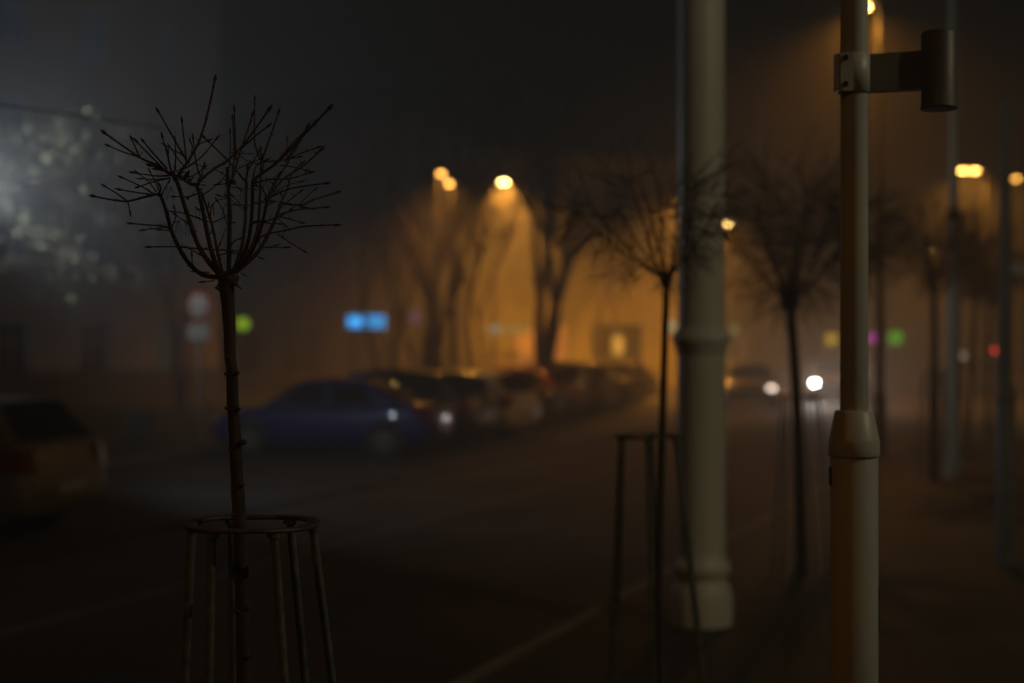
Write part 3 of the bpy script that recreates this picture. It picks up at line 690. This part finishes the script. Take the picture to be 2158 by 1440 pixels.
# ------------------------------------------------------------------ cars (nose along +x)
def make_car(kind, paint, lit_head=None, lit_side=0):
    root = empty(kind, (0,0,0))
    if kind == "parked_saloon":
        Lr,Lf=-2.2,2.15; belt=.93; roof=1.42; st=[(-2.2,.35,.78,.66),(-2.14,.24,.93,.78),(-1.9,.22,.99,.83),(-1.45,.21,1.0,.86),(-.8,.20,.94,.87),(.6,.20,.93,.87),(1.05,.21,.93,.86),(1.7,.22,.82,.82),(2.0,.24,.72,.76),(2.15,.34,.58,.62)]
        cab=[(-1.62,.985),(-.95,1.37),(-.2,1.43),(.35,1.38),(1.08,.93)]
    elif kind == "parked_estate":
        Lr,Lf=-2.2,2.25; belt=1.0; roof=1.56; st=[(-2.25,.38,.62,.74),(-2.2,.30,.80,.80),(-2.12,.28,1.0,.84),(-1.8,.24,1.02,.87),(-.8,.23,1.0,.89),(.6,.23,.98,.89),(1.05,.23,.98,.88),(1.7,.24,.88,.84),(2.05,.26,.76,.78),(2.22,.36,.6,.62)]
        cab=[(-2.10,1.0),(-1.72,1.48),(-.5,1.57),(.3,1.50),(1.1,.98)]
    else:
        Lr,Lf=-1.95,1.95; belt=.96; roof=1.48; st=[(-1.97,.36,.65,.72),(-1.92,.28,.84,.78),(-1.85,.26,.97,.81),(-1.5,.23,.98,.84),(-.7,.22,.96,.85),(.6,.22,.95,.85),(1.0,.23,.95,.84),(1.5,.24,.86,.8),(1.8,.26,.74,.74),(1.95,.36,.58,.6)]
        cab=[(-1.84,.97),(-1.42,1.40),(-.4,1.49),(.3,1.43),(1.02,.95)]
    # lower body
    mb=MB(); rings=[]
    xs=[]
    for i in range(len(st)-1):
        for j in range(3):
            t_=j/3; xs.append(tuple(st[i][q]+(st[i+1][q]-st[i][q])*t_ for q in range(4)))
    xs.append(st[-1])
    for (x,zb_,zt,w_) in xs:
        h=zt-zb_
        half=[(0,zb_),(w_*.86,zb_),(w_*.97,zb_+.06),(w_*1.0,zb_+h*.35),(w_*1.01,zb_+h*.6),(w_*.985,zb_+h*.82),(w_*.93,zt-.03),(w_*.86,zt-.005),(w_*.5,zt+.015),(0,zt+.022)]
        ring=[(x,y,z_) for y,z_ in half]+[(x,-y,z_) for y,z_ in half[-2:0:-1]]
        rings.append(ring)
    n=len(rings[0]); vs=[p_ for r_ in rings for p_ in r_]; fs=[]
    for i in range(len(rings)-1):
        for k in range(n): fs.append((i*n+k,(i+1)*n+k,(i+1)*n+(k+1)%n,i*n+(k+1)%n))
    fs.append(tuple(range(n))); fs.append(tuple(reversed(range((len(rings)-1)*n,len(rings)*n))))
    mb.add(vs,fs,True); body=mb.build("body",paint,root)
    # cabin
    wb=.80; wt=.60; base_z=belt-.04
    def yw(z_): return wb+(wt-wb)*max(0,min(1.05,(z_-belt)/(roof-belt)))
    mb=MB(); rings=[]
    cc=[]
    for i in range(len(cab)-1):
        for j in range(4):
            t_=j/4; cc.append((cab[i][0]+(cab[i+1][0]-cab[i][0])*t_, cab[i][1]+(cab[i+1][1]-cab[i][1])*t_))
    cc.append(cab[-1])
    for (x,zt) in cc:
        zt=max(zt,base_z+.03); half=[(wb,base_z),(yw(base_z+(zt-base_z)*.5),base_z+(zt-base_z)*.5),(yw(zt-.05)+.005,zt-.05 if zt-.05>base_z+.01 else base_z+.02),(yw(zt)*.93,zt-.012),(yw(zt)*.5,zt+.008),(0,zt+.014)]
        rings.append([(x,y,z_) for y,z_ in half]+[(x,-y,z_) for y,z_ in half[-2::-1]])
    n=len(rings[0]); vs=[p_ for r_ in rings for p_ in r_]; fs=[]
    for i in range(len(rings)-1):
        for k in range(n-1): fs.append((i*n+k,(i+1)*n+k,(i+1)*n+k+1,i*n+k+1))
    mb.add(vs,fs,True); mb.build("roof",paint,root)
    # glass
    (x0,z0),(x1,z1),(xm,zm),(x3,z3),(x4,z4)=cab
    def cross(xa,za,xb,zb2,name,ins=.10):
        dx,dz=xb-xa,zb2-za; L_=math.hypot(dx,dz); nx,nz=dz/L_,-dx/L_
        if nz<0: nx,nz=-nx,-nz
        o_=.02; ts=(.10,.92); v=[]
        for t_ in ts:
            x_=xa+dx*t_+nx*o_; z_=za+dz*t_+nz*o_; y_=yw(z_)-ins+.02
            for f in (-1,-.5,0,.5,1): v.append((x_+nx*(.012*(1-f*f)),y_*f,z_+nz*(.012*(1-f*f))))
        f_=[(i,i+1,6+i,5+i) for i in range(4)]
        MB().add(v,f_,True).build(name,M['glass'],root)
    cross(x0,z0,x1,z1,"rear_window"); cross(x4,z4,x3,z3,"windscreen")
    zl=belt+.035; 
    for sgn in (1,-1):
        for (xa,xb,xc,xd) in ((x0+.42,x1+.18,xm-.04,xm-.04),(xm+.03,xm+.03,x3-.02,x4-.30)):
            ztop_a=min(roof-.09, z1+(zm-z1)*.5-.06); 
            v=[]
            for (x_,z_) in ((xa,zl),(xb,ztop_a-.02),(xc,ztop_a+.005),(xd,zl)): v.append((x_,sgn*(yw(z_)+.012),z_))
            MB().add(v,[(0,1,2,3)] if sgn<0 else [(3,2,1,0)]).build("side_window",M['glass'],root)
        # mirror
        m_=MB(); m_.ball((x4-.28,sgn*(wb+.13),belt+.06),.09,.6,1,.75,10,6); m_.tube([(x4-.28,sgn*(wb-.01),belt+.01),(x4-.28,sgn*(wb+.09),belt+.03)],.02,6); m_.build("wing_mirror",paint,root)
        for xh in (xm-.12,x3+.06):
            MB().box((xh-.10,sgn*.875-.012,belt-.13),(xh+.04,sgn*.875+.012,belt-.105)).build("door_handle",paint,root)
    # wheels
    for wx in (Lf-.85, Lr+.85):
        for sgn in (1,-1):
            a_=MB(); a_.tube([(wx,sgn*.60,.33),(wx,sgn*.885,.33)],[.385,.375],28); a_.build("wheel_arch",M['plastic'],root)
            tt=MB(); y0=sgn*.70; y1=sgn*.90
            tt.tube([(wx,y0,.31),(wx,y0+sgn*.01,.31),(wx,y1-sgn*.02,.31),(wx,y1,.31)],[.29,.31,.31,.285],28)
            wh=tt.build("wheel",M['tyre'],root)
            rm=MB(); rm.tube([(wx,y1+sgn*.001,.31),(wx,y1+sgn*.006,.31)],[.205,.195],24)
            for k in range(5):
                q=2*math.pi*k/5; rm.tube([(wx,y1+sgn*.012,.31),(wx+.18*math.cos(q),y1+sgn*.010,.31+.18*math.sin(q))],[.03,.022],6)
            rm.build("rim",M['rim'],wh)
    # lights
    e=st[1] 
    for sgn in (1,-1):
        if kind=="parked_saloon": b_=((Lr-.01,.70),(.52,.80),(.72,.93))
        elif kind=="parked_estate": b_=((-2.235,.74),(.62,.835),(.74,1.0))
        else: b_=((-1.955,.70),(.56,.80),(.70,.95))
        (xr,_),(ya,yb),(za,zb3)=b_
        l_=MB(); l_.add([(xr,sgn*ya,za),(xr+.03,sgn*yb,za),(xr+.28,sgn*(yb+.045),za+.03),(xr+.04,sgn*ya,zb3),(xr+.07,sgn*(yb-.01),zb3),(xr+.30,sgn*(yb+.03),zb3-.02)],[(0,1,4,3),(1,2,5,4)] if sgn<0 else [(3,4,1,0),(4,5,2,1)])
        l_.build("tail_light",M['redlens'],root)
        xf=Lf
        h_=MB(); h_.ball((xf-.17,sgn*.60,.66),.12,1.15,1.1,.62,14,8); h_.build("headlight",lit_head if lit_head and (sgn*lit_side >= 0) else M['clearlens'],root)
    xr={"parked_saloon":-2.215,"parked_estate":-2.262}.get(kind,-1.985)
    MB().box((xr-.012,-.26,.50),(xr-.002,.26,.61)).build("number_plate",M['plate'],root)
    MB().box((Lf-.02,-.26,.36),(Lf+.03,.26,.47)).build("number_plate",M['plate'],root)
    MB().box((Lf-.08,-.42,.50),(Lf+.012,.42,.58)).build("grille",M['plastic'],root)
    return root
HEADING = math.atan2(.25,-.97)
def place(c, rear_px, d, label, rz=HEADING, lr=2.2, sgn=1):
    p=P(rear_px,0,d); hd=Vector((math.cos(rz),math.sin(rz),0)); q=Vector((p.x,p.y,0))+hd*lr
    c.location=(q.x,q.y,.004); c.rotation_euler=(0,0,rz); tag(c,label,"car","cars parked nose-in across the street"); return c
def place_c(c,px,d,label,rz,z=.004,group="cars parked nose-in across the street"):
    p=P(px,0,d); c.location=(p.x,p.y,z); c.rotation_euler=(0,0,rz); tag(c,label,"car",group); return c
silver=paintmat("silver_paint",(.19,.14,.095),.32); blue=paintmat("blue_paint",(.008,.013,.13)); black=paintmat("black_paint",(.015,.014,.016)); white=paintmat("white_paint",(.78,.72,.60)); grey=paintmat("grey_paint",(.14,.14,.15)); red=paintmat("red_paint",(.25,.03,.02)); navy=paintmat("navy_paint",(.03,.035,.09))
place(make_car("parked_estate",silver),150,15.4,"silver estate car cut off by the left edge, seen from behind",lr=2.25)
place(make_car("parked_saloon",blue),935,26.2,"dark blue saloon parked side-on behind the sharp tree stem",lr=2.2)
place(make_car("parked_estate",black),1018,28.6,"black estate car directly right of the blue saloon",lr=2.25,rz=HEADING-.1)
place(make_car("parked_hatchback",white),1112,31.0,"white hatchback with pale tail, second right of the blue saloon",lr=1.97,rz=HEADING-.2)
place(make_car("parked_saloon",navy),1168,34.2,"navy saloon directly right of the white hatchback",rz=HEADING-.2)
place(make_car("parked_hatchback",red),1225,37.4,"dull red hatchback under the ringed orange glint",rz=HEADING-.2)
place(make_car("parked_estate",grey),1282,40.6,"grey estate car left of the slim leaning tree stem",rz=HEADING-.2)
place(make_car("parked_saloon",black),1335,43.8,"black saloon just left of the slim leaning tree stem",rz=HEADING-.2)
place(make_car("parked_hatchback",silver),1385,47.2,"silver hatchback seen between the slim tree stem and thick mast",rz=HEADING-.2)
HL=lit("headlight_on",(1.0,.98,.92),60); HL2=lit("sidelight_on",(1.0,.75,.62),6)
cb=place_c(make_car("parked_hatchback",silver,HL),1757,51,"oncoming car with dazzling white headlight, between dark stem and near post",R(-90-14),group="cars in the street"); cb.name="oncoming_car"
for sgn in (1,-1):
    s=spot("headlight_beam",(1.98,sgn*.60,.66),260,(1,.96,.9),70,.6,rot=(R(90),0,R(-90)),radius=.06,parent=cb); s.rotation_euler=(0,R(-86),0)
cc_=place_c(make_car("parked_saloon",grey,HL2,1),1575,46,"grey car with small pinkish lights, right of the thick cream mast",R(-90-6),group="cars in the street"); cc_.name="waiting_car"

# ------------------------------------------------------------------ lit signs and shop lights
def sign(px,py,d,wm,hm,col,s,label,shape="box",name="lit_sign",letters=None):
    c=P(px,py,d); root=empty(name,c); tag(root,label,"shop sign","lit signs in the fog")
    m=lit(name+"_face",col,s)
    if shape=="box":
        MB().box((-wm/2-.03,.0,-hm/2-.03),(wm/2+.03,.12,hm/2+.03)).build("housing",M['dark'],root)
        MB().box((-wm/2,-.02,-hm/2),(wm/2,-.002,hm/2)).build("face",m,root)
    else:
        def dsc(r,y0,y1,mm,nm):
            n=28; vs=[(r*math.cos(2*math.pi*k/n),yy,r*math.sin(2*math.pi*k/n)) for yy in (y0,y1) for k in range(n)]
            MB().add(vs,[tuple(range(n)),tuple(range(2*n-1,n-1,-1))]+[(k,n+k,n+(k+1)%n,(k+1)%n) for k in range(n)]).build(nm,mm,root)
        dsc(wm/2+.03,.0,.12,M['dark'],"housing"); dsc(wm/2,-.02,-.002,m,"face")
    # bracket back to whatever carries it
    if letters:
        lm=lit("sign_letters",letters[1],letters[2]); x=letters[0]
        mb=MB()
        for k in range(4):
            mb.box((x+k*.13,-.034,-.14),(x+k*.13+.06,-.022,.14)); mb.box((x+k*.13,-.034,-.03),(x+k*.13+.10,-.022,.02))
        mb.build("lettering",lm,root)
    return root
sign(772,678,59.5,1.6,.55,(.0,.33,.90),1.35,"bright blue shop sign crossed by a thin tree",letters=(-.66,(.08,.55,1.0),1.9))
sign(875,668,60.8,.3,.5,(.08,.07,.45),.28,"dim violet-blue sign on the mauve block")
sign(512,683,56,.50,.50,(.35,.62,.02),.9,"round lime green light beside the sharp tree stem","round")
sign(1042,694,60.5,.42,.34,(.22,.50,.62),.5,"pale blue sign left of the V-stemmed tree")
sign(1088,694,60.5,1.0,.3,(.20,.30,.16),.22,"dim teal sign strip beside the pale blue sign")
sign(1302,728,61.5,.45,.8,(.85,.75,.22),.30,"pale yellow lit doorway over the parked cars",name="lit_doorway")
sign(1415,688,58,.38,.42,(.2,.45,.62),.35,"small blue light at the left edge of the thick mast","round")
sign(1548,695,58,.36,.40,(.10,.30,.25),.22,"faint teal light right of the thick mast","round")
sign(1752,715,70,.62,.62,(.75,.48,.02),.9,"round yellow sign left of the near post","round")
sign(1839,712,70,.42,.42,(.65,.05,.50),1.2,"small magenta sign right of the near post","round")
sign(1887,712,70,.72,.72,(.10,.55,.02),.8,"round green sign, rightmost of the coloured row","round")
sign(2028,750,60,.3,.3,(.7,.66,.6),.5,"small white light below the slender mast collar","round",name="small_light")
sign(2097,738,60,.22,.24,(1.0,.05,.04),3.0,"small red light just left of the sleeved post","round",name="red_light")

# ------------------------------------------------------------------ haze: one closed box of even air
hm=bpy.data.materials.new("haze_air"); hm.use_nodes=True; t=hm.node_tree
for n in list(t.nodes):
    if n.type!='OUTPUT_MATERIAL': t.nodes.remove(n)
out=[n for n in t.nodes if n.type=='OUTPUT_MATERIAL'][0]
pv=t.nodes.new("ShaderNodeVolumePrincipled"); pv.inputs["Density"].default_value=HAZE_DENSITY; pv.inputs["Color"].default_value=(.92,.92,.92,1); pv.inputs["Anisotropy"].default_value=.45
t.links.new(pv.outputs[0],out.inputs["Volume"])
o=MB().box((-520,-80,-1.1),(560,760,26)).build("haze",hm); o["kind"]="stuff"; o["label"]="pale night fog filling the street"
